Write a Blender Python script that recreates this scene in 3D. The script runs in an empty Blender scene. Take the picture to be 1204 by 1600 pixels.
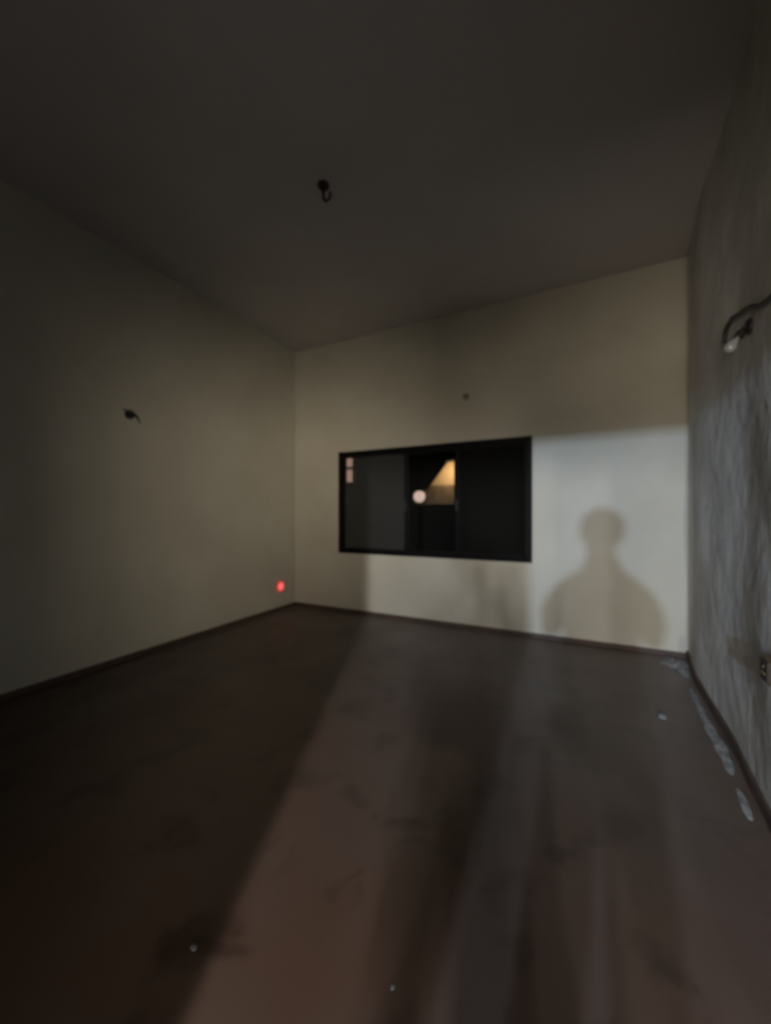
import bpy, bmesh, math, random
from mathutils import Vector, Matrix, noise

SC = bpy.context.scene
COL = SC.collection
PI = math.pi

# ------------------------------------------------------------------ camera
cam_d = bpy.data.cameras.new('camera')
cam = bpy.data.objects.new('camera', cam_d)
COL.objects.link(cam)
cam.location = (0, 0, 1.5)
cam.rotation_euler = (PI / 2, 0, math.radians(27.6))
cam_d.sensor_fit = 'HORIZONTAL'
cam_d.sensor_width = 36.0
cam_d.lens = 620 / 1204 * 36.0
cam_d.shift_y = 4 / 1204
cam_d.clip_start = 0.01
cam_d.clip_end = 200
cam_d.dof.use_dof = True                 # the phone missed focus: far things are a little soft
cam_d.dof.focus_distance = 0.55
cam_d.dof.aperture_fstop = (cam_d.lens / 1000) / 0.0060
SC.camera = cam

# ------------------------------------------------------------------ world, lights, exposure
world = bpy.data.worlds.new('night_sky')
SC.world = world
world.use_nodes = True
world.node_tree.nodes['Background'].inputs[0].default_value = (0.35, 0.4, 0.6, 1)
world.node_tree.nodes['Background'].inputs[1].default_value = 0.0012

SC.view_settings.view_transform = 'Standard'
SC.view_settings.look = 'None'
SC.view_settings.exposure = 1.0
SC.view_settings.gamma = 1.0
SC.view_settings.use_curve_mapping = False
SC.cycles.use_denoising = True
SC.cycles.max_bounces = 8
SC.cycles.diffuse_bounces = 1
SC.cycles.caustics_reflective = False
SC.cycles.caustics_refractive = False


def area_lamp(name, loc, target, sx, sy, power, colour, spread=180):
    d = bpy.data.lights.new(name, 'AREA')
    d.shape = 'RECTANGLE'
    d.size, d.size_y = sx, sy
    d.energy = power
    d.color = colour
    d.spread = math.radians(spread)
    o = bpy.data.objects.new(name, d)
    COL.objects.link(o)
    o.location = loc
    o.rotation_euler = (Vector(target) - Vector(loc)).to_track_quat('-Z', 'Y').to_euler()
    return o


# lamps and added fill lights in the corridor behind the photographer; they reach the room only through its doorway
area_lamp('corridor_end_lamp', (-0.08, -4.5, 1.95), (0.0, 5.0, 1.3), 0.09, 0.09, 165, (0.50, 0.71, 1.0))
for bx, by, bp in ((0.005, -1.7, 19), (0.222, -2.2, 26), (0.483, -2.8, 38), (0.788, -3.5, 32), (1.136, -4.3, 28)):     # one white lamp, split into an added row to soften the figure's shadow
    area_lamp('corridor_bulb', (bx, by, 2.10), (bx - 1.9, by + 4.4, 1.6), 0.05, 0.20, bp, (0.97, 0.98, 1.0))
area_lamp('corridor_side_lamp', (0.96, -2.40, 1.72), (-4.0, 3.9, 2.25), 1.0, 0.55, 19, (1.0, 0.90, 0.72), 64)  # added fill standing in for bounce off the corridor's right side
area_lamp('corridor_low_lamp', (-0.25, -4.7, 0.85), (-0.25, 5.0, 0.85), 1.7, 1.2, 135, (1.0, 0.90, 0.73))  # added soft panel that brightens the upper back wall and ceiling


random.seed(4)


# ------------------------------------------------------------------ materials
def mat(name, base, rough=0.8, base2=None, scale=4.0, lo=0.35, hi=0.65, bump=0.0, bump_scale=40.0, metal=0.0,
        emit=None, emit_s=0.0, spec=0.5, detail=6):
    m = bpy.data.materials.new(name)
    m.use_nodes = True
    nt = m.node_tree
    b = nt.nodes['Principled BSDF']
    b.inputs['Base Color'].default_value = (*base, 1)
    b.inputs['Roughness'].default_value = rough
    b.inputs['Metallic'].default_value = metal
    b.inputs['Specular IOR Level'].default_value = spec
    tc = nt.nodes.new('ShaderNodeTexCoord')
    if base2:
        n = nt.nodes.new('ShaderNodeTexNoise')
        n.inputs['Scale'].default_value = scale
        n.inputs['Detail'].default_value = detail
        nt.links.new(tc.outputs['Object'], n.inputs['Vector'])
        r = nt.nodes.new('ShaderNodeValToRGB')
        r.color_ramp.elements[0].position = lo
        r.color_ramp.elements[1].position = hi
        r.color_ramp.elements[0].color = (*base, 1)
        r.color_ramp.elements[1].color = (*base2, 1)
        nt.links.new(n.outputs['Fac'], r.inputs['Fac'])
        nt.links.new(r.outputs['Color'], b.inputs['Base Color'])
    if bump:
        n = nt.nodes.new('ShaderNodeTexNoise')
        n.inputs['Scale'].default_value = bump_scale
        n.inputs['Detail'].default_value = 8
        nt.links.new(tc.outputs['Object'], n.inputs['Vector'])
        bp = nt.nodes.new('ShaderNodeBump')
        bp.inputs['Strength'].default_value = bump
        bp.inputs['Distance'].default_value = 0.02
        nt.links.new(n.outputs['Fac'], bp.inputs['Height'])
        nt.links.new(bp.outputs['Normal'], b.inputs['Normal'])
    if emit:
        b.inputs['Emission Color'].default_value = (*emit, 1)
        b.inputs['Emission Strength'].default_value = emit_s
    return m


def floor_material():
    """red-oxide cement floor: brown, worn, with grey dust and darker water marks"""
    m = mat('red_oxide_cement', (0.2, 0.12, 0.07), 0.42, spec=0.5)
    nt = m.node_tree
    b = nt.nodes['Principled BSDF']
    tc = nt.nodes.new('ShaderNodeTexCoord')

    def noise_ramp(scale, lo, hi, detail=5, dist=0.0):
        n = nt.nodes.new('ShaderNodeTexNoise')
        n.inputs['Scale'].default_value = scale
        n.inputs['Detail'].default_value = detail
        n.inputs['Distortion'].default_value = dist
        nt.links.new(tc.outputs['Object'], n.inputs['Vector'])
        r = nt.nodes.new('ShaderNodeMapRange')
        r.inputs['From Min'].default_value = lo
        r.inputs['From Max'].default_value = hi
        nt.links.new(n.outputs['Fac'], r.inputs['Value'])
        return r.outputs['Result']

    def mix(fac, a, c):
        x = nt.nodes.new('ShaderNodeMix')
        x.data_type = 'RGBA'
        nt.links.new(fac, x.inputs['Factor'])
        for s, v in (('A', a), ('B', c)):
            sock = [i for i in x.inputs if i.name == s and i.type == 'RGBA'][0]
            if isinstance(v, tuple):
                sock.default_value = (*v, 1)
            else:
                nt.links.new(v, sock)
        return [o for o in x.outputs if o.type == 'RGBA'][0]

    c = mix(noise_ramp(1.3, 0.35, 0.65), (0.070, 0.037, 0.023), (0.072, 0.047, 0.035))
    c = mix(noise_ramp(3.6, 0.54, 0.66, 6, 0.5), c, (0.034, 0.017, 0.010))
    c = mix(noise_ramp(9.0, 0.62, 0.78), c, (0.074, 0.038, 0.020))
    # grey dust tone, lifted towards the far end to paint in missing light
    sep = nt.nodes.new('ShaderNodeSeparateXYZ')
    nt.links.new(tc.outputs['Object'], sep.inputs['Vector'])
    far = nt.nodes.new('ShaderNodeMapRange')
    far.inputs['From Min'].default_value = 0.8
    far.inputs['From Max'].default_value = 4.5
    far.inputs['To Max'].default_value = 0.85
    nt.links.new(sep.outputs['Y'], far.inputs['Value'])
    mul = nt.nodes.new('ShaderNodeMath')
    mul.operation = 'MULTIPLY'
    nt.links.new(far.outputs['Result'], mul.inputs[0])
    nt.links.new(noise_ramp(1.1, 0.1, 0.6), mul.inputs[1])
    c = mix(mul.outputs['Value'], c, (0.150, 0.122, 0.110))
    nt.links.new(c, b.inputs['Base Color'])
    r = nt.nodes.new('ShaderNodeMapRange')
    r.inputs['To Min'].default_value = 0.36
    r.inputs['To Max'].default_value = 0.55
    nt.links.new(noise_ramp(2.2, 0.3, 0.7), r.inputs['Value'])
    nt.links.new(r.outputs['Result'], b.inputs['Roughness'])
    return m


def glass_material(name, tint):
    """thin sheet glass: see-through with a Fresnel reflection"""
    m = bpy.data.materials.new(name)
    m.use_nodes = True
    nt = m.node_tree
    for n in list(nt.nodes):
        if n.type == 'BSDF_PRINCIPLED':
            nt.nodes.remove(n)
    out = [n for n in nt.nodes if n.type == 'OUTPUT_MATERIAL'][0]
    t = nt.nodes.new('ShaderNodeBsdfTransparent')
    t.inputs['Color'].default_value = (*tint, 1)
    g = nt.nodes.new('ShaderNodeBsdfGlossy')
    g.inputs['Roughness'].default_value = 0.04
    fr = nt.nodes.new('ShaderNodeFresnel')
    fr.inputs['IOR'].default_value = 1.45
    mx = nt.nodes.new('ShaderNodeMixShader')
    nt.links.new(fr.outputs['Fac'], mx.inputs['Fac'])
    nt.links.new(t.outputs['BSDF'], mx.inputs[1])
    nt.links.new(g.outputs['BSDF'], mx.inputs[2])
    nt.links.new(mx.outputs['Shader'], out.inputs['Surface'])
    return m


def screen_material():
    """fine grey fly screen: most light passes between its wires"""
    m = bpy.data.materials.new('fly_screen_mesh')
    m.use_nodes = True
    nt = m.node_tree
    b = nt.nodes['Principled BSDF']
    b.inputs['Base Color'].default_value = (0.42, 0.42, 0.40, 1)
    b.inputs['Roughness'].default_value = 0.7
    b.inputs['Alpha'].default_value = 0.04
    return m


M = dict(
    cream=mat('cream_distemper', (0.52, 0.475, 0.385), 0.9, (0.57, 0.525, 0.435), 1.5, bump=0.15, bump_scale=18, spec=0.2),
    plaster=mat('grey_patchy_plaster', (0.66, 0.645, 0.625), 0.85, (0.83, 0.81, 0.785), 2.2, bump=0.55, bump_scale=7, spec=0.25),
    ceiling=mat('ceiling_whitewash', (0.56, 0.52, 0.50), 0.9, (0.61, 0.57, 0.545), 1.1, bump=0.1, bump_scale=14, spec=0.2),
    floor=floor_material(),
    skirting=mat('dark_brown_skirting', (0.060, 0.036, 0.026), 0.7, (0.085, 0.052, 0.038), 6),
    frame=mat('black_window_paint', (0.004, 0.0035, 0.004), 0.6, (0.007, 0.006, 0.006), 8, spec=0.12),
    glass=glass_material('window_glass', (0.92, 0.94, 0.93)),
    screen=screen_material(),
    black=mat('black_plastic', (0.010, 0.009, 0.008), 0.6, (0.018, 0.015, 0.012), 20),
    rust=mat('dark_rusty_iron', (0.022, 0.016, 0.012), 0.75, (0.045, 0.028, 0.018), 25, metal=0.3),
    brown=mat('brown_bakelite', (0.075, 0.045, 0.020), 0.55, (0.11, 0.07, 0.035), 20),
    tan=mat('tan_wooden_rosette', (0.24, 0.18, 0.10), 0.6, (0.30, 0.23, 0.14), 20),
    copper=mat('copper_wire', (0.30, 0.13, 0.06), 0.4, (0.4, 0.18, 0.08), 40, metal=0.9),
    bulb=mat('milky_bulb_glass', (0.34, 0.34, 0.36), 0.18, (0.40, 0.40, 0.42), 10),
    brass=mat('dull_brass', (0.30, 0.22, 0.10), 0.45, (0.22, 0.16, 0.07), 30, metal=0.8),
    led=mat('red_indicator_lens', (0.45, 0.02, 0.02), 0.4, emit=(1.0, 0.16, 0.15), emit_s=0.45),
    led_rim=mat('red_indicator_rim', (0.50, 0.03, 0.02), 0.4, (0.38, 0.02, 0.02), 30, emit=(1.0, 0.03, 0.025), emit_s=0.15),  # emission paints the blurred halo around a small red light
    dust=mat('plaster_dust', (0.15, 0.145, 0.14), 0.95, (0.30, 0.295, 0.285), 14, bump=0.5, bump_scale=60),
    chip=mat('white_paint_chip', (0.10, 0.10, 0.097), 0.8, (0.15, 0.15, 0.147), 30),
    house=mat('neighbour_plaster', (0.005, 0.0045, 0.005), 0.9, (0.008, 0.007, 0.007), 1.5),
    porch=mat('porch_ochre_paint', (0.60, 0.45, 0.28), 0.85, (0.70, 0.54, 0.34), 2.5),
    parapet=mat('porch_parapet_paint', (0.16, 0.12, 0.085), 0.85, (0.24, 0.185, 0.13), 5),
    globe=mat('lit_globe_glass', (0.8, 0.7, 0.65), 0.3, emit=(1.0, 0.66, 0.56), emit_s=0.34),
    litpane=mat('lit_frosted_pane', (0.5, 0.4, 0.35), 0.5, emit=(1.0, 0.58, 0.44), emit_s=0.19),
    skin=mat('skin', (0.36, 0.20, 0.13), 0.5, (0.40, 0.23, 0.15), 14),
    hair=mat('black_hair', (0.010, 0.008, 0.007), 0.5, (0.02, 0.016, 0.014), 60),
    shirt=mat('navy_shirt_cotton', (0.03, 0.04, 0.08), 0.9, (0.04, 0.05, 0.10), 40),
    trousers=mat('charcoal_trousers', (0.03, 0.03, 0.032), 0.9, (0.045, 0.045, 0.048), 40),
    sole=mat('dark_leather', (0.03, 0.018, 0.012), 0.5, (0.045, 0.028, 0.018), 30),
    eye=mat('eye_white', (0.75, 0.74, 0.72), 0.2),
    lip=mat('lips', (0.30, 0.12, 0.10), 0.5),
    phone=mat('phone_shell', (0.015, 0.015, 0.018), 0.25, (0.02, 0.02, 0.024), 5),
    corridor=mat('corridor_distemper', (0.62, 0.58, 0.50), 0.9, (0.68, 0.64, 0.56), 1.5),
    wood=mat('door_frame_paint', (0.10, 0.065, 0.04), 0.6, (0.13, 0.085, 0.05), 7),
)


# ------------------------------------------------------------------ mesh helpers
def link(name, bm, material, parent=None, smooth=False):
    me = bpy.data.meshes.new(name)
    bmesh.ops.recalc_face_normals(bm, faces=bm.faces)
    bm.to_mesh(me)
    bm.free()
    me.materials.append(material)
    if smooth:
        for p in me.polygons:
            p.use_smooth = True
    o = bpy.data.objects.new(name, me)
    COL.objects.link(o)
    if parent:
        o.parent = parent
    return o


def structure(o):
    o['kind'] = 'structure'
    return o


def tag(o, label, cat, group=None):
    o['label'] = label
    o['category'] = cat
    if group:
        o['group'] = group
    return o


def thing(name, loc, label=None, cat=None, rotz=0.0, group=None):
    o = bpy.data.objects.new(name, None)
    COL.objects.link(o)
    o.location = loc
    o.rotation_euler = (0, 0, rotz)
    o.empty_display_size = 0.05
    if label:
        tag(o, label, cat, group)
    return o


def box(bm, lo, hi, bevel=0.0):
    lo, hi = Vector(lo), Vector(hi)
    c, s = (lo + hi) / 2, hi - lo
    r = bmesh.ops.create_cube(bm, size=1.0, matrix=Matrix.Translation(c) @ Matrix.Diagonal((s.x, s.y, s.z, 1)))
    if bevel:
        es = list({e for v in r['verts'] for e in v.link_edges})
        bmesh.ops.bevel(bm, geom=es, offset=bevel, segments=2, affect='EDGES', profile=0.5)


def prism(bm, pts, z0, z1):
    """vertical prism over a plan polygon"""
    a = [bm.verts.new((x, y, z0)) for x, y in pts]
    b = [bm.verts.new((x, y, z1)) for x, y in pts]
    bm.faces.new(a[::-1])
    bm.faces.new(b)
    n = len(pts)
    for i in range(n):
        bm.faces.new((a[i], a[(i + 1) % n], b[(i + 1) % n], b[i]))


def tube(bm, pts, rad, seg=10, caps=True):
    pts = [Vector(p) for p in pts]
    rads = rad if isinstance(rad, (list, tuple)) else [rad] * len(pts)
    rings, prev = [], None
    for i, p in enumerate(pts):
        t = (pts[min(i + 1, len(pts) - 1)] - pts[max(i - 1, 0)]).normalized()
        if prev is None:
            ref = Vector((0, 0, 1)) if abs(t.z) < 0.9 else Vector((1, 0, 0))
            u = t.cross(ref).normalized()
        else:
            u = (prev - t * prev.dot(t)).normalized()
        prev = u
        v = t.cross(u)
        rings.append([bm.verts.new(p + (u * math.cos(2 * PI * k / seg) + v * math.sin(2 * PI * k / seg)) * rads[i])
                      for k in range(seg)])
    for a, b in zip(rings, rings[1:]):
        for k in range(seg):
            bm.faces.new((a[k], a[(k + 1) % seg], b[(k + 1) % seg], b[k]))
    if caps:
        bm.faces.new(rings[0][::-1])
        bm.faces.new(rings[-1])


def spline(pts, n=8):
    """Catmull-Rom points through pts"""
    P = [Vector(p) for p in pts]
    P = [2 * P[0] - P[1]] + P + [2 * P[-1] - P[-2]]
    out = []
    for i in range(1, len(P) - 2):
        for k in range(n):
            t = k / n
            a, b, c, d = P[i - 1], P[i], P[i + 1], P[i + 2]
            out.append(0.5 * ((2 * b) + (c - a) * t + (2 * a - 5 * b + 4 * c - d) * t * t + (3 * b - a - 3 * c + d) * t ** 3))
    out.append(P[-2])
    return out


def lathe(bm, prof, seg=20, mtx=None):
    """profile of (radius, height) turned about z"""
    rings = []
    for r, z in prof:
        rings.append([bm.verts.new((r * math.cos(2 * PI * k / seg), r * math.sin(2 * PI * k / seg), z)) for k in range(seg)])
    for a, b in zip(rings, rings[1:]):
        for k in range(seg):
            bm.faces.new((a[k], a[(k + 1) % seg], b[(k + 1) % seg], b[k]))
    bm.faces.new(rings[0][::-1])
    bm.faces.new(rings[-1])
    if mtx is not None:
        bmesh.ops.transform(bm, matrix=mtx, verts=[v for ring in rings for v in ring])


# ------------------------------------------------------------------ the room shell (metres; camera stands at x=0, y=0)
H = 4.2                                   # ceiling height
BACK = 5.15
NEAR = -1.0


def lx(y):                                # the side walls are a little out of square
    return -4.23 - (y - 1.39) * 0.16 / 3.76


def rx(y):
    return 0.776 + (y - 2.61) * 0.104 / 2.54


bm = bmesh.new()
prism(bm, [(lx(NEAR) - 0.2, NEAR), (rx(NEAR) + 0.2, NEAR), (rx(BACK) + 0.2, BACK + 0.2), (lx(BACK) - 0.2, BACK + 0.2)], -0.12, 0)
structure(link('floor', bm, M['floor']))
bm = bmesh.new()
prism(bm, [(lx(NEAR) - 0.2, NEAR - 0.15), (rx(NEAR) + 0.2, NEAR - 0.15), (rx(BACK) + 0.2, BACK + 0.2), (lx(BACK) - 0.2, BACK + 0.2)], H, H + 0.12)
structure(link('ceiling', bm, M['ceiling']))
bm = bmesh.new()
prism(bm, [(lx(NEAR), NEAR), (lx(BACK), BACK), (lx(BACK) - 0.2, BACK), (lx(NEAR) - 0.2, NEAR)], 0, H)
structure(link('wall_left', bm, M['cream']))

# right wall: rough, hand-trowelled plaster that swells and dips by a few centimetres
bm = bmesh.new()
NY, NZ = 96, 64


def swell(y, z):
    s = 0.0
    if 3.2 < y < BACK:                    # a long swelling between 3.2 m and the corner
        u = (y - 3.2) / (4.35 - 3.2)
        s += 0.040 * (0.5 - 0.5 * math.cos(PI * min(u, 1))) if u <= 1 else 0.040 * (0.5 + 0.5 * math.cos(PI * (y - 4.35) / (BACK - 4.35)))
    if 1.2 < y < 3.2:                     # and another before it, added to turn the wall there into shade
        s += 0.03 * (0.5 - 0.5 * math.cos(2 * PI * (y - 1.2) / 2.0))
    s *= 0.8 + 0.5 * noise.noise(Vector((0.3, y * 0.9, z * 1.1)))
    s += 0.012 * noise.noise(Vector((7.1, y * 1.8, z * 1.6))) * min(1, (BACK - y) * 2)
    return s


grid = []
for i in range(NY + 1):
    y = NEAR + (BACK - NEAR) * i / NY
    grid.append([bm.verts.new((rx(y) - swell(y, H * j / NZ), y, H * j / NZ)) for j in range(NZ + 1)])
back = [[bm.verts.new((rx(y) + 0.2, y, z)) for z in (0, H)] for y in (NEAR, BACK)]
for i in range(NY):
    for j in range(NZ):
        bm.faces.new((grid[i][j], grid[i + 1][j], grid[i + 1][j + 1], grid[i][j + 1]))
bm.faces.new((back[0][0], back[1][0], back[1][1], back[0][1]))
bm.faces.new([grid[0][j] for j in range(NZ + 1)] + [back[0][1], back[0][0]])
bm.faces.new([grid[NY][j] for j in range(NZ + 1)] + [back[1][1], back[1][0]])
bm.faces.new([grid[i][0] for i in range(NY + 1)] + [back[1][0], back[0][0]])
bm.faces.new([grid[i][NZ] for i in range(NY + 1)] + [back[1][1], back[0][1]])
structure(link('wall_right', bm, M['plaster'], smooth=False))

WX0, WX1, WZ0, WZ1 = -3.515, -0.662, 0.905, 2.468     # window opening in the back wall
bm = bmesh.new()
xl, xr = lx(BACK) - 0.2, rx(BACK) + 0.2
box(bm, (xl, BACK, 0), (WX0, BACK + 0.2, H))
box(bm, (WX1, BACK, 0), (xr, BACK + 0.2, H))
box(bm, (WX0, BACK, 0), (WX1, BACK + 0.2, WZ0))
box(bm, (WX0, BACK, WZ1), (WX1, BACK + 0.2, H))
structure(link('wall_back', bm, M['cream']))

DX0, DX1, DZ = -0.30, 0.62, 2.11                        # clear doorway in the near wall
bm = bmesh.new()
xl, xr = lx(NEAR) - 0.2, 1.7
box(bm, (xl, NEAR - 0.15, 0), (DX0 - 0.05, NEAR, H))
box(bm, (DX1 + 0.05, NEAR - 0.15, 0), (xr, NEAR, H))
box(bm, (DX0 - 0.05, NEAR - 0.15, DZ + 0.05), (DX1 + 0.05, NEAR, H))
structure(link('wall_near', bm, M['cream']))

# skirtings: dark cement bands
bm = bmesh.new()
prism(bm, [(lx(NEAR), NEAR), (lx(BACK), BACK), (lx(BACK) + 0.012, BACK), (lx(NEAR) + 0.012, NEAR)], 0, 0.05)
structure(link('baseboard_left', bm, M['skirting']))
bm = bmesh.new()
box(bm, (lx(BACK), BACK - 0.012, 0), (rx(BACK), BACK, 0.05))
structure(link('baseboard_back', bm, M['skirting']))
bm = bmesh.new()
prism(bm, [(rx(NEAR) + 0.02, NEAR), (rx(BACK) + 0.02, BACK - 0.012)] +
      [(rx(y) - swell(y, 0) - 0.018 - 0.006 * noise.noise(Vector((3, y * 4, 0))), y) for y in
       [BACK - 0.012 - k * (BACK - NEAR - 0.012) / 40 for k in range(41)]], 0, 0.075)
structure(link('baseboard_right', bm, M['skirting']))

# ------------------------------------------------------------------ corridor behind the photographer
CY0, CY1, CX0, CX1, CH = -5.2, NEAR - 0.15, -1.3, 1.6, 3.0
for nm, lo, hi, m in (('floor_corridor', (CX0 - .1, CY0 - .1, -0.12), (CX1 + .1, NEAR, 0), 'floor'),
                      ('ceiling_corridor', (CX0 - .1, CY0 - .1, CH), (CX1 + .1, CY1, CH + .1), 'corridor'),
                      ('wall_corridor_left', (CX0 - .1, CY0 - .1, 0), (CX0, CY1, CH), 'corridor'),
                      ('wall_corridor_right', (CX1, CY0 - .1, 0), (CX1 + .1, CY1, CH), 'corridor'),
                      ('wall_corridor_end', (CX0, CY0 - .1, 0), (CX1, CY0, CH), 'corridor')):
    bm = bmesh.new()
    box(bm, lo, hi)
    structure(link(nm, bm, M[m]))
dr = thing('door_1', (0, 0, 0))
structure(dr)
bm = bmesh.new()
box(bm, (DX0 - 0.05, NEAR - 0.15, 0), (DX0, NEAR, DZ), 0.004)
box(bm, (DX1, NEAR - 0.15, 0), (DX1 + 0.05, NEAR, DZ), 0.004)
box(bm, (DX0 - 0.05, NEAR - 0.15, DZ), (DX1 + 0.05, NEAR, DZ + 0.05), 0.004)
link('door_frame', bm, M['wood'], dr)

# ------------------------------------------------------------------ window_1: black three-part sliding window
win = thing('window_1', (0, 0, 0))
structure(win)
FW = 0.062
bm = bmesh.new()
y0, y1 = BACK - 0.012, BACK + 0.14
box(bm, (WX0, y0, WZ0), (WX0 + FW, y1, WZ1), 0.005)
box(bm, (WX1 - FW, y0, WZ0), (WX1, y1, WZ1), 0.005)
box(bm, (WX0 + FW, y0, WZ0), (WX1 - FW, y1, WZ0 + FW * 0.8), 0.005)
box(bm, (WX0 + FW, y0, WZ1 - FW), (WX1 - FW, y1, WZ1), 0.005)
link('window_frame', bm, M['frame'], win)
xs = [WX0 + FW, -2.373, -1.645, WX1 - FW]
zb, zt = WZ0 + FW * 0.8, WZ1 - FW
for k, yy in ((0, BACK + 0.05), (1, BACK + 0.09), (2, BACK + 0.05)):
    a, b = xs[k] + (0.0 if k != 1 else -0.03), xs[k + 1] + (0.0 if k != 1 else 0.03)
    s = 0.034
    bm = bmesh.new()
    box(bm, (a, yy - 0.016, zb), (a + s, yy + 0.016, zt), 0.003)
    box(bm, (b - s, yy - 0.016, zb), (b, yy + 0.016, zt), 0.003)
    box(bm, (a + s, yy - 0.016, zb), (b - s, yy + 0.016, zb + s), 0.003)
    box(bm, (a + s, yy - 0.016, zt - s), (b - s, yy + 0.016, zt), 0.003)
    sash = link('sash', bm, M['frame'], win)
    bm = bmesh.new()
    box(bm, (a + s - 0.004, yy - 0.002, zb + s - 0.004), (b - s + 0.004, yy + 0.002, zt - s + 0.004))
    link('glass_pane', bm, M['glass'], sash)
    if k in (0, 2):                       # the outer sashes carry a fly screen on the room side
        bm = bmesh.new()
        box(bm, (a + s - 0.004, yy - 0.013, zb + s - 0.004), (b - s + 0.004, yy - 0.012, zt - s + 0.004))
        m = M['screen'] if k == 0 else M['screen'].copy()
        if k == 2:
            m.node_tree.nodes['Principled BSDF'].inputs['Alpha'].default_value = 0.006
        link('fly_screen', bm, m, sash)
    bm = bmesh.new()
    hx = b - s / 2 if k == 0 else a + s / 2
    box(bm, (hx - 0.012, yy - 0.028, 1.55), (hx + 0.012, yy - 0.016, 1.70), 0.003)
    link('sash_handle', bm, M['black'], sash)

# ------------------------------------------------------------------ things on the walls and the ceiling
t = thing('ceiling_hook', (-1.955, 2.645, H), 'dark iron fan hook hanging from its round box in the dim ceiling', 'hook')
bm = bmesh.new()
lathe(bm, [(0.048, 0.0), (0.048, -0.014), (0.040, -0.022), (0.012, -0.024)], 20)
link('ceiling_box', bm, M['rust'], t)
bm = bmesh.new()
pts = [(0, 0, -0.02), (0, 0, -0.10)] + [(0.034 * (1 - math.cos(a)), 0, -0.10 - 0.042 * math.sin(a)) for a in [PI * k / 10 for k in range(1, 11)]] + [(0.066, 0, -0.085)]
tube(bm, pts, 0.010, 8)
link('hook', bm, M['rust'], t)

# wire stub, left wall
wy, wz = 2.419, 2.537
t = thing('wire_stub', (lx(wy), wy, wz), 'dark stub of bare wires sticking out of the left wall', 'wires', math.atan2(-0.16, 3.76) * 0)
bm = bmesh.new()
lathe(bm, [(0.044, 0), (0.044, 0.03), (0.034, 0.04), (0.012, 0.042)], 16, Matrix.Rotation(PI / 2, 4, 'Y'))
link('wall_box', bm, M['black'], t)
for k, (dy, dz) in enumerate(((0.085, -0.075), (-0.085, 0.03), (0.06, -0.02))):
    bm = bmesh.new()
    tube(bm, spline([(0.03, 0, 0), (0.06, dy * 0.3, dz * 0.2 + 0.01), (0.07, dy * 0.7, dz * 0.7), (0.05, dy, dz)], 6), 0.0055, 6)
    link('wire', bm, M['black'], t)

# round brown rosette, back wall
t = thing('wall_rosette', (-1.488, BACK, 3.06), 'small brown round rosette on the back wall above the window', 'rosette')
bm = bmesh.new()
lathe(bm, [(0.045, 0), (0.045, 0.012), (0.036, 0.020), (0.020, 0.022)], 20, Matrix.Rotation(PI / 2, 4, 'X'))
link('base', bm, M['tan'], t)
bm = bmesh.new()
lathe(bm, [(0.020, 0.021), (0.019, 0.045), (0.014, 0.050)], 16, Matrix.Rotation(PI / 2, 4, 'X'))
link('cap', bm, M['tan'], t)

# red indicator, low on the left wall by the far corner
t = thing('indicator_lamp', (lx(4.773), 4.773, 0.37), 'glowing red round indicator lamp low on the left wall', 'lamp')
bm = bmesh.new()
lathe(bm, [(0.088, 0), (0.088, 0.012), (0.080, 0.020), (0.066, 0.022)], 28, Matrix.Rotation(PI / 2, 4, 'Y'))
link('rim', bm, M['led_rim'], t)
bm = bmesh.new()
lathe(bm, [(0.066, 0.018), (0.064, 0.026), (0.050, 0.036), (0.028, 0.042), (0.006, 0.044)], 28, Matrix.Rotation(PI / 2, 4, 'Y'))
link('lens', bm, M['led'], t, smooth=True)

# loose cable and hanging bulb, right wall
def rwall(y, z, out=0.0):
    return Vector((rx(y) - swell(y, z) - out, y, z))


cable = [rwall(2.20, 2.47, 0.012), rwall(2.61, 2.545, 0.014), rwall(2.90, 2.655, 0.014), rwall(3.12, 2.71, 0.02), rwall(3.24, 2.735, 0.03),
         rwall(3.33, 2.70, 0.04), rwall(3.36, 2.63, 0.04)]
bm = bmesh.new()
tube(bm, spline(cable, 8), 0.013, 8)
tag(link('loose_cable', bm, M['black'], smooth=True), 'loose black cable sagging along the right wall above the bulb', 'cable')

by = 2.93
t = thing('light_bulb', rwall(by, 2.56), 'unlit milky light bulb in a dark holder on the right wall', 'bulb')
bm = bmesh.new()
lathe(bm, [(0.045, 0), (0.045, 0.012), (0.034, 0.02), (0.024, 0.022)], 18, Matrix.Rotation(-PI / 2, 4, 'Y'))
link('wall_plate', bm, M['black'], t)
ax = Vector((-0.55, -0.1, -0.83)).normalized()
q = ax.to_track_quat('Z', 'Y').to_matrix().to_4x4()
base = Vector((-0.022, 0, 0))
bm = bmesh.new()
tube(bm, [(-0.012, 0, 0), (-0.03, 0, -0.002), tuple(base + ax * 0.03)], 0.012, 10)
lathe(bm, [(0.014, 0.02), (0.021, 0.03), (0.021, 0.065), (0.018, 0.070)], 16, Matrix.Translation(base) @ q)
link('holder', bm, M['black'], t)
bm = bmesh.new()
lathe(bm, [(0.013, 0.068), (0.014, 0.080), (0.022, 0.095), (0.030, 0.115), (0.031, 0.128), (0.026, 0.145), (0.015, 0.155), (0.003, 0.158)], 20,
      Matrix.Translation(base) @ q)
link('bulb_glass', bm, M['bulb'], t, smooth=True)

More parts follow.
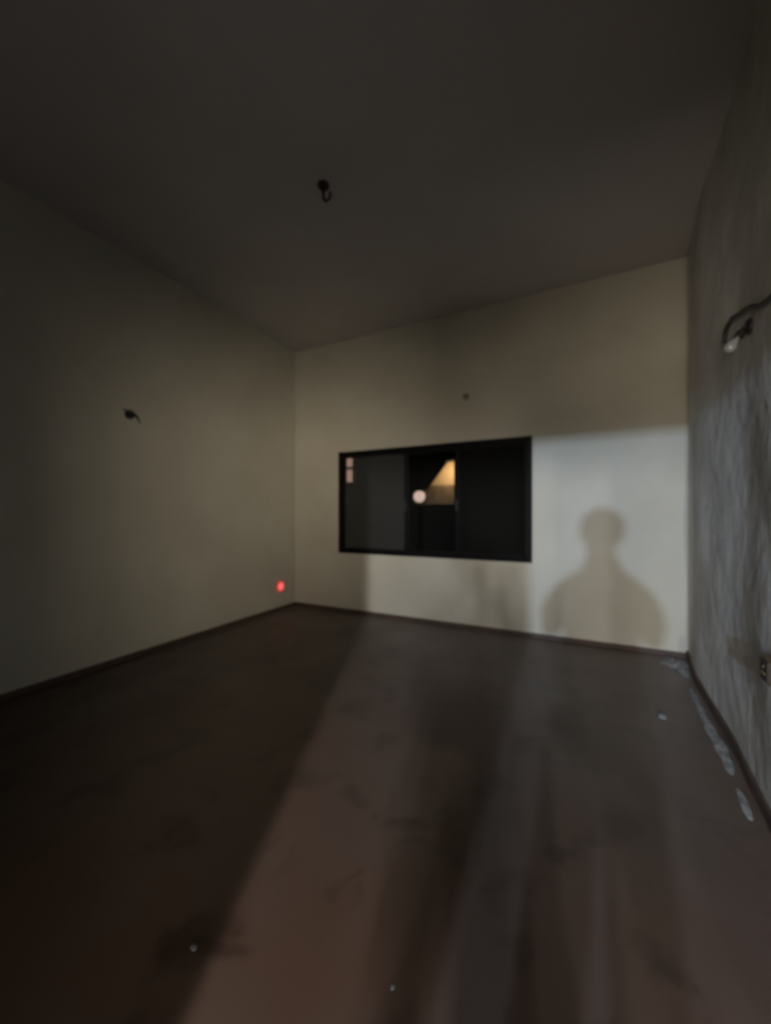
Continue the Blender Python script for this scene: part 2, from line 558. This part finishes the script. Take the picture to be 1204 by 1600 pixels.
# brown socket at the right edge of the picture
sy = 2.42
t = thing('wall_socket', rwall(sy, 0.785), 'dark brown wall socket low on the right wall at the picture edge', 'socket')
bm = bmesh.new()
box(bm, (-0.045, -0.058, -0.060), (0.02, 0.058, 0.060), 0.010)
link('socket_box', bm, M['brown'], t)
bm = bmesh.new()
box(bm, (-0.053, -0.046, -0.048), (-0.044, 0.046, 0.048), 0.004)
link('cover_plate', bm, M['black'], t)
for dy, dz in ((0, 0.018), (-0.014, -0.012), (0.014, -0.012)):
    bm = bmesh.new()
    lathe(bm, [(0.0055, 0), (0.0055, 0.004), (0.003, 0.004)], 10, Matrix.Translation((-0.052, dy, dz)) @ Matrix.Rotation(-PI / 2, 4, 'Y'))
    link('pin_hole', bm, M['brass'], t)


# ------------------------------------------------------------------ chips and rubble on the floor
def chip(x, y, s, rot, label):
    bm = bmesh.new()
    n = 9
    ring = [(s * (0.8 + 0.4 * random.random()) * math.cos(2 * PI * k / n), s * 0.75 * (0.8 + 0.4 * random.random()) * math.sin(2 * PI * k / n)) for k in range(n)]
    lo = [bm.verts.new((a, b, 0)) for a, b in ring]
    hi = [bm.verts.new((a * 0.82, b * 0.82, s * (0.35 + 0.25 * random.random()))) for a, b in ring]
    c = bm.verts.new((0, 0, s * 0.75))
    bm.faces.new(lo[::-1])
    for k in range(n):
        j = (k + 1) % n
        bm.faces.new((lo[k], lo[j], hi[j], hi[k]))
        bm.faces.new((hi[k], hi[j], c))
    o = link('plaster_chip', bm, M['chip'])
    o.location = (x, y, 0)
    o.rotation_euler = (0, 0, rot)
    return tag(o, label, 'chip', 'white plaster chips on the floor')


chip(-1.224, 0.910, 0.014, 0.3, 'white plaster chip lying alone in the dark left half of the floor')
chip(-0.563, 1.126, 0.010, 1.1, 'tiny pale plaster chip on the lit floor nearest the bottom edge')
chip(0.450, 3.556, 0.040, 2.0, 'pale plaster chip on the floor a step from the right wall')


def rubble(pts, label):
    """a low uneven drift of fallen plaster along the wall foot; pts = (x, y, half width)"""
    bm = bmesh.new()
    rows, m = [], 8
    P = spline([(x, y, w) for x, y, w in pts], 10)
    for p in P:
        row = []
        for k in range(m + 1):
            u = k / m * 2 - 1
            w = max(p.z, 0.002) * (1 + 0.9 * noise.noise(Vector((p.y * 5, u, 2))))
            hgt = max(0, (1 - u * u)) * min(0.03, p.z * 0.32) * (0.75 + 0.9 * noise.noise(Vector((p.x * 30, p.y * 14, u * 5))))
            row.append(bm.verts.new((p.x + u * w, p.y + 0.02 * noise.noise(Vector((u * 3, p.y * 9, 0))), max(0.0015, hgt + 0.002))))
        rows.append(row)
    for a, b in zip(rows, rows[1:]):
        for k in range(m):
            bm.faces.new((a[k], a[k + 1], b[k + 1], b[k]))
    r = bmesh.ops.extrude_face_region(bm, geom=bm.faces[:])
    for v in [g for g in r['geom'] if isinstance(g, bmesh.types.BMVert)]:
        v.co.z = 0.0
    return tag(link('plaster_rubble', bm, M['dust']), label, 'rubble', 'drifts of fallen plaster along the right wall')


rubble([(0.70, 5.03, 0.035), (0.73, 4.92, 0.085), (0.735, 4.78, 0.085), (0.76, 4.62, 0.04), (0.775, 4.52, 0.01)],
       'pale drift of fallen plaster in the far right corner')
rubble([(0.745, 4.25, 0.008), (0.735, 4.0, 0.022), (0.73, 3.6, 0.024), (0.725, 3.3, 0.030), (0.715, 3.05, 0.026), (0.71, 2.95, 0.008)],
       'long thin streak of fallen plaster along the right wall foot')
rubble([(0.70, 2.82, 0.006), (0.695, 2.74, 0.018), (0.69, 2.64, 0.020), (0.685, 2.56, 0.008)],
       'short pale patch of fallen plaster nearest the camera by the right wall')

# ------------------------------------------------------------------ outside: the neighbour's house with a lit stair porch
PY = 9.0
house = thing('neighbour_house', (0, 0, 0), 'dark house outside the window with a lit stair porch', 'house')
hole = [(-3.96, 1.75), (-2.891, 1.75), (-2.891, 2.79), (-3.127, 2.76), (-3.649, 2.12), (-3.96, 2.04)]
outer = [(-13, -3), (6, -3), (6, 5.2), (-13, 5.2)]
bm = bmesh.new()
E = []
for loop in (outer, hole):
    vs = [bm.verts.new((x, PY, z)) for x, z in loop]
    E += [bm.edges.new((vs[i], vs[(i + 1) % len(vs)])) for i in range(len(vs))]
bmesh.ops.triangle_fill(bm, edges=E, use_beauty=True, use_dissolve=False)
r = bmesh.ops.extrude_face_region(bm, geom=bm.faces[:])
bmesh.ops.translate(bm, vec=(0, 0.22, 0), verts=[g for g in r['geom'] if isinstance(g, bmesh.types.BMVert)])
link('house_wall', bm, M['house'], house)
bm = bmesh.new()
box(bm, (-5.0, PY + 1.3, 1.0), (-2.0, PY + 1.4, 3.4))
link('porch_wall', bm, M['porch'], house)
bm = bmesh.new()
box(bm, (-5.0, PY + 0.22, 3.3), (-2.0, PY + 1.4, 3.4))
link('porch_ceiling', bm, M['house'], house)
bm = bmesh.new()
box(bm, (-5.0, PY + 0.22, 0.9), (-2.0, PY + 1.4, 1.0))
link('porch_floor', bm, M['house'], house)
bm = bmesh.new()
box(bm, (-4.9, PY + 1.22, 1.0), (-2.1, PY + 1.30, 2.30), 0.01)
link('porch_dado', bm, M['parapet'], house)
bm = bmesh.new()
box(bm, (-13.2, PY - 0.2, 5.2), (6.2, PY + 1.6, 5.35))
link('roof_slab', bm, M['house'], house)
for zz, zh in ((2.775, 0.29), (2.37, 0.33)):
    bm = bmesh.new()
    box(bm, (-5.95, PY - 0.03, zz), (-5.675, PY - 0.005, zz + zh), 0.01)
    link('lit_pane', bm, M['litpane'], house)
bm = bmesh.new()
for lo, hi in (((-6.01, 2.31), (-5.95, 3.13)), ((-5.675, 2.31), (-5.615, 3.13)), ((-6.01, 2.70), (-5.615, 2.775)), ((-6.01, 2.31), (-5.615, 2.37)), ((-6.01, 3.065), (-5.615, 3.13))):
    box(bm, (lo[0], PY - 0.05, lo[1]), (hi[0], PY - 0.002, hi[1]))
link('ventilator_frame', bm, M['frame'], house)
pl = bpy.data.lights.new('porch_lamp', 'POINT')
pl.energy = 9
pl.color = (1.0, 0.68, 0.38)
pl.shadow_soft_size = 0.06
plo = bpy.data.objects.new('porch_lamp', pl)
COL.objects.link(plo)
plo.location = (-3.30, PY + 0.85, 2.62)

t = thing('globe_lamp', (-3.69, PY - 0.19, 1.93), 'round lit globe lamp on the dark house outside the window', 'lamp')
bm = bmesh.new()
bmesh.ops.create_uvsphere(bm, u_segments=20, v_segments=12, radius=0.14)
link('globe', bm, M['globe'], t, smooth=True)
bm = bmesh.new()
tube(bm, [(0, 0.18, -0.18), (0, 0.04, -0.19), (0, 0, -0.17), (0, 0, -0.13)], 0.025, 10)
link('bracket', bm, M['black'], t)


# ------------------------------------------------------------------ the photographer, standing just inside the doorway
def skinned(name, comps, material, parent, sub=2):
    """comps: list of (verts [(x,y,z,rx,ry)], edges, root)"""
    me = bpy.data.meshes.new(name)
    V, Ed, R, roots = [], [], [], []
    for verts, edges, root in comps:
        o = len(V)
        V += [v[:3] for v in verts]
        R += [v[3:] for v in verts]
        Ed += [(a + o, b + o) for a, b in edges]
        roots.append(root + o)
    me.from_pydata(V, Ed, [])
    me.materials.append(material)
    ob = bpy.data.objects.new(name, me)
    COL.objects.link(ob)
    ob.parent = parent
    md = ob.modifiers.new('skin', 'SKIN')
    md.use_smooth_shade = True
    for i, sv in enumerate(me.skin_vertices[0].data):
        sv.radius = (R[i][0], R[i][-1])
        sv.use_root = i in roots
    sb = ob.modifiers.new('sub', 'SUBSURF')
    sb.levels = sb.render_levels = sub
    return ob


person = thing('person', (-0.012, -0.35, 0), 'person in a navy shirt standing behind the phone in the doorway light', 'person', math.radians(15))
V = [(0, -0.01, 0.95, 0.135, 0.10), (0, 0, 1.10, 0.125, 0.09), (0, 0, 1.25, 0.145, 0.10), (0, -0.01, 1.38, 0.15, 0.10), (0, -0.02, 1.475, 0.095, 0.075),
     (0, -0.01, 1.545, 0.068, 0.066), (0, 0.02, 1.595, 0.064, 0.075), (0, 0.012, 1.66, 0.082, 0.098), (0, 0.0, 1.725, 0.068, 0.082)]
Ed = [(i, i + 1) for i in range(8)]


def add(parent_i, pts):
    p = parent_i
    for q_ in pts:
        V.append(q_)
        Ed.append((p, len(V) - 1))
        p = len(V) - 1
    return p


# arms, wrists and palms (both hands hold the phone)
add(3, [(0.12, -0.01, 1.405, 0.060, 0.060), (0.195, 0.0, 1.355, 0.055, 0.055), (0.255, 0.055, 1.12, 0.042, 0.042), (0.235, 0.14, 1.20, 0.040, 0.040), (0.180, 0.275, 1.365, 0.026, 0.022), (0.160, 0.318, 1.42, 0.038, 0.016)])
add(3, [(-0.12, -0.01, 1.405, 0.060, 0.060), (-0.195, 0.0, 1.355, 0.055, 0.055), (-0.225, 0.12, 1.13, 0.042, 0.042), (-0.14, 0.17, 1.22, 0.040, 0.040), (0.005, 0.262, 1.355, 0.026, 0.022), (0.035, 0.295, 1.41, 0.038, 0.016)])
for s in (-1, 1):
    add(0, [(s * 0.09, 0, 0.86, 0.088, 0.088), (s * 0.10, 0.01, 0.50, 0.056, 0.058), (s * 0.10, -0.02, 0.33, 0.054, 0.056), (s * 0.105, -0.02, 0.09, 0.036, 0.040)])
comps = [(V, Ed, 0)]


def finger(pts, r):
    comps.append(([(*p, r * (1 - 0.08 * i), r * (1 - 0.08 * i)) for i, p in enumerate(pts)], [(i, i + 1) for i in range(len(pts) - 1)], 0))


# phone frame in the person's local axes: centre c, right u, forward w
yaw = math.radians(27.6 - 15)
u = Vector((math.cos(yaw), math.sin(yaw), 0))
w = Vector((-math.sin(yaw), math.cos(yaw), 0))
cw = Vector((0.012, 0.35, 0))
c0 = Vector((cw.x * math.cos(math.radians(15)) + cw.y * math.sin(math.radians(15)), -cw.x * math.sin(math.radians(15)) + cw.y * math.cos(math.radians(15)), 1.5))
pc = c0 - w * 0.012 + u * 0.022 - Vector((0, 0, 0.055))       # phone centre; the lens is near its upper left corner
for s, palm in ((1, Vector((0.160, 0.318, 1.42))), (-1, Vector((0.035, 0.295, 1.41)))):
    for k, L in enumerate((0.94, 1.0, 0.95, 0.8)):
        z = pc.z + 0.012 - 0.021 * k
        k0 = palm + Vector((0, 0, 0.012 - 0.014 * k))
        k1 = pc + u * s * 0.058 + w * 0.004
        k2 = pc + u * s * 0.047 + w * 0.022
        k3 = pc + u * s * (0.047 - 0.040 * L) + w * 0.020
        finger([k0, Vector((k1.x, k1.y, z)), Vector((k2.x, k2.y, z)), Vector((k3.x, k3.y, z + 0.002))], 0.0085)
    t1 = pc + u * s * 0.050 - w * 0.026 + Vector((0, 0, -0.02))
    t2 = pc + u * s * 0.030 - w * 0.016 + Vector((0, 0, 0.012))
    finger([palm + Vector((0, -0.005, -0.02)), t1, t2], 0.0105)
skinned('body', comps, M['skin'], person)

# clothes follow the same skeleton, a little larger
SV = [(0, -0.01, 0.80, 0.195, 0.155), (0, 0, 1.08, 0.185, 0.145), (0, 0, 1.25, 0.185, 0.125), (0, -0.01, 1.36, 0.175, 0.115), (0, -0.015, 1.505, 0.088, 0.080),
      (0.12, -0.01, 1.39, 0.078, 0.075), (0.190, 0.0, 1.34, 0.072, 0.070), (0.245, 0.04, 1.16, 0.066, 0.066),
      (-0.12, -0.01, 1.39, 0.078, 0.075), (-0.190, 0.0, 1.34, 0.072, 0.070), (-0.220, 0.08, 1.18, 0.066, 0.066)]
skinned('shirt', [(SV, [(0, 1), (1, 2), (2, 3), (3, 4), (3, 5), (5, 6), (6, 7), (3, 8), (8, 9), (9, 10)], 0)], M['shirt'], person)
TV = [(0, -0.01, 0.98, 0.170, 0.140)]
TE = []
for s in (-1, 1):
    b = len(TV)
    TV += [(s * 0.095, 0, 0.84, 0.10, 0.10), (s * 0.102, 0.01, 0.50, 0.075, 0.078), (s * 0.105, -0.02, 0.30, 0.066, 0.068), (s * 0.105, -0.03, 0.03, 0.062, 0.068)]
    TE += [(0, b), (b, b + 1), (b + 1, b + 2), (b + 2, b + 3)]
skinned('trousers', [(TV, TE, 0)], M['trousers'], person)
for s in (-1, 1):
    skinned('shoe', [([(s * 0.105, -0.05, 0.048, 0.042, 0.048), (s * 0.108, 0.03, 0.045, 0.045, 0.045), (s * 0.115, 0.12, 0.036, 0.048, 0.036), (s * 0.118, 0.17, 0.030, 0.036, 0.030)],
                      [(0, 1), (1, 2), (2, 3)], 0)], M['sole'], person)
# face and hair
bm = bmesh.new()
bmesh.ops.create_uvsphere(bm, u_segments=24, v_segments=16, radius=1, matrix=Matrix.Translation((0, -0.012, 1.688)) @ Matrix.Diagonal((0.098, 0.110, 0.100, 1)))
bmesh.ops.delete(bm, geom=[v for v in bm.verts if v.co.z < 1.60 + max(0, (v.co.y + 0.03)) * 1.6], context='VERTS')
for v in bm.verts:
    v.co += (v.co - Vector((0, -0.012, 1.688))) * 0.09 * noise.noise(v.co * 60)
link('hair', bm, M['hair'], person, smooth=True)
for s in (-1, 1):
    bm = bmesh.new()
    bmesh.ops.create_uvsphere(bm, u_segments=12, v_segments=8, radius=0.0115, matrix=Matrix.Translation((s * 0.031, 0.0835, 1.665)))
    e = link('eye', bm, M['eye'], person, smooth=True)
    bm = bmesh.new()
    bmesh.ops.create_uvsphere(bm, u_segments=10, v_segments=8, radius=0.006, matrix=Matrix.Translation((s * 0.031, 0.0905, 1.664)))
    link('iris', bm, M['hair'], e, smooth=True)
    bm = bmesh.new()
    bmesh.ops.create_uvsphere(bm, u_segments=12, v_segments=8, radius=1, matrix=Matrix.Translation((s * 0.084, 0.0, 1.655)) @ Matrix.Diagonal((0.010, 0.018, 0.032, 1)))
    link('ear', bm, M['skin'], person, smooth=True)
    bm = bmesh.new()
    tube(bm, [(s * 0.014, 0.102, 1.683), (s * 0.031, 0.100, 1.689), (s * 0.048, 0.090, 1.683)], [0.003, 0.0045, 0.002], 8)
    link('eyebrow', bm, M['hair'], person)
bm = bmesh.new()
tube(bm, [(0, 0.090, 1.672), (0, 0.106, 1.652), (0, 0.116, 1.636), (0, 0.098, 1.627)], [0.007, 0.010, 0.014, 0.011], 10)
link('nose', bm, M['skin'], person, smooth=True)
bm = bmesh.new()
tube(bm, [(-0.024, 0.086, 1.600), (-0.010, 0.097, 1.602), (0, 0.0985, 1.601), (0.010, 0.097, 1.602), (0.024, 0.086, 1.600)], [0.002, 0.006, 0.0065, 0.006, 0.002], 8)
link('mouth', bm, M['lip'], person, smooth=True)

# the phone, just behind the lens the picture was taken through
pw = Matrix.Rotation(math.radians(27.6), 4, 'Z')
ph = thing('mobile_phone', Vector((0, 0, 1.5)) + pw.to_3x3() @ Vector((0.022, -0.012, -0.055)), 'black phone held up in both hands by the person', 'phone', math.radians(27.6))
bm = bmesh.new()
box(bm, (-0.037, -0.004, -0.08), (0.037, 0.004, 0.08), 0.003)
link('shell', bm, M['phone'], ph)
bm = bmesh.new()
box(bm, (-0.034, -0.0052, -0.076), (0.034, -0.0041, 0.076))
link('screen', bm, M['phone'], ph)
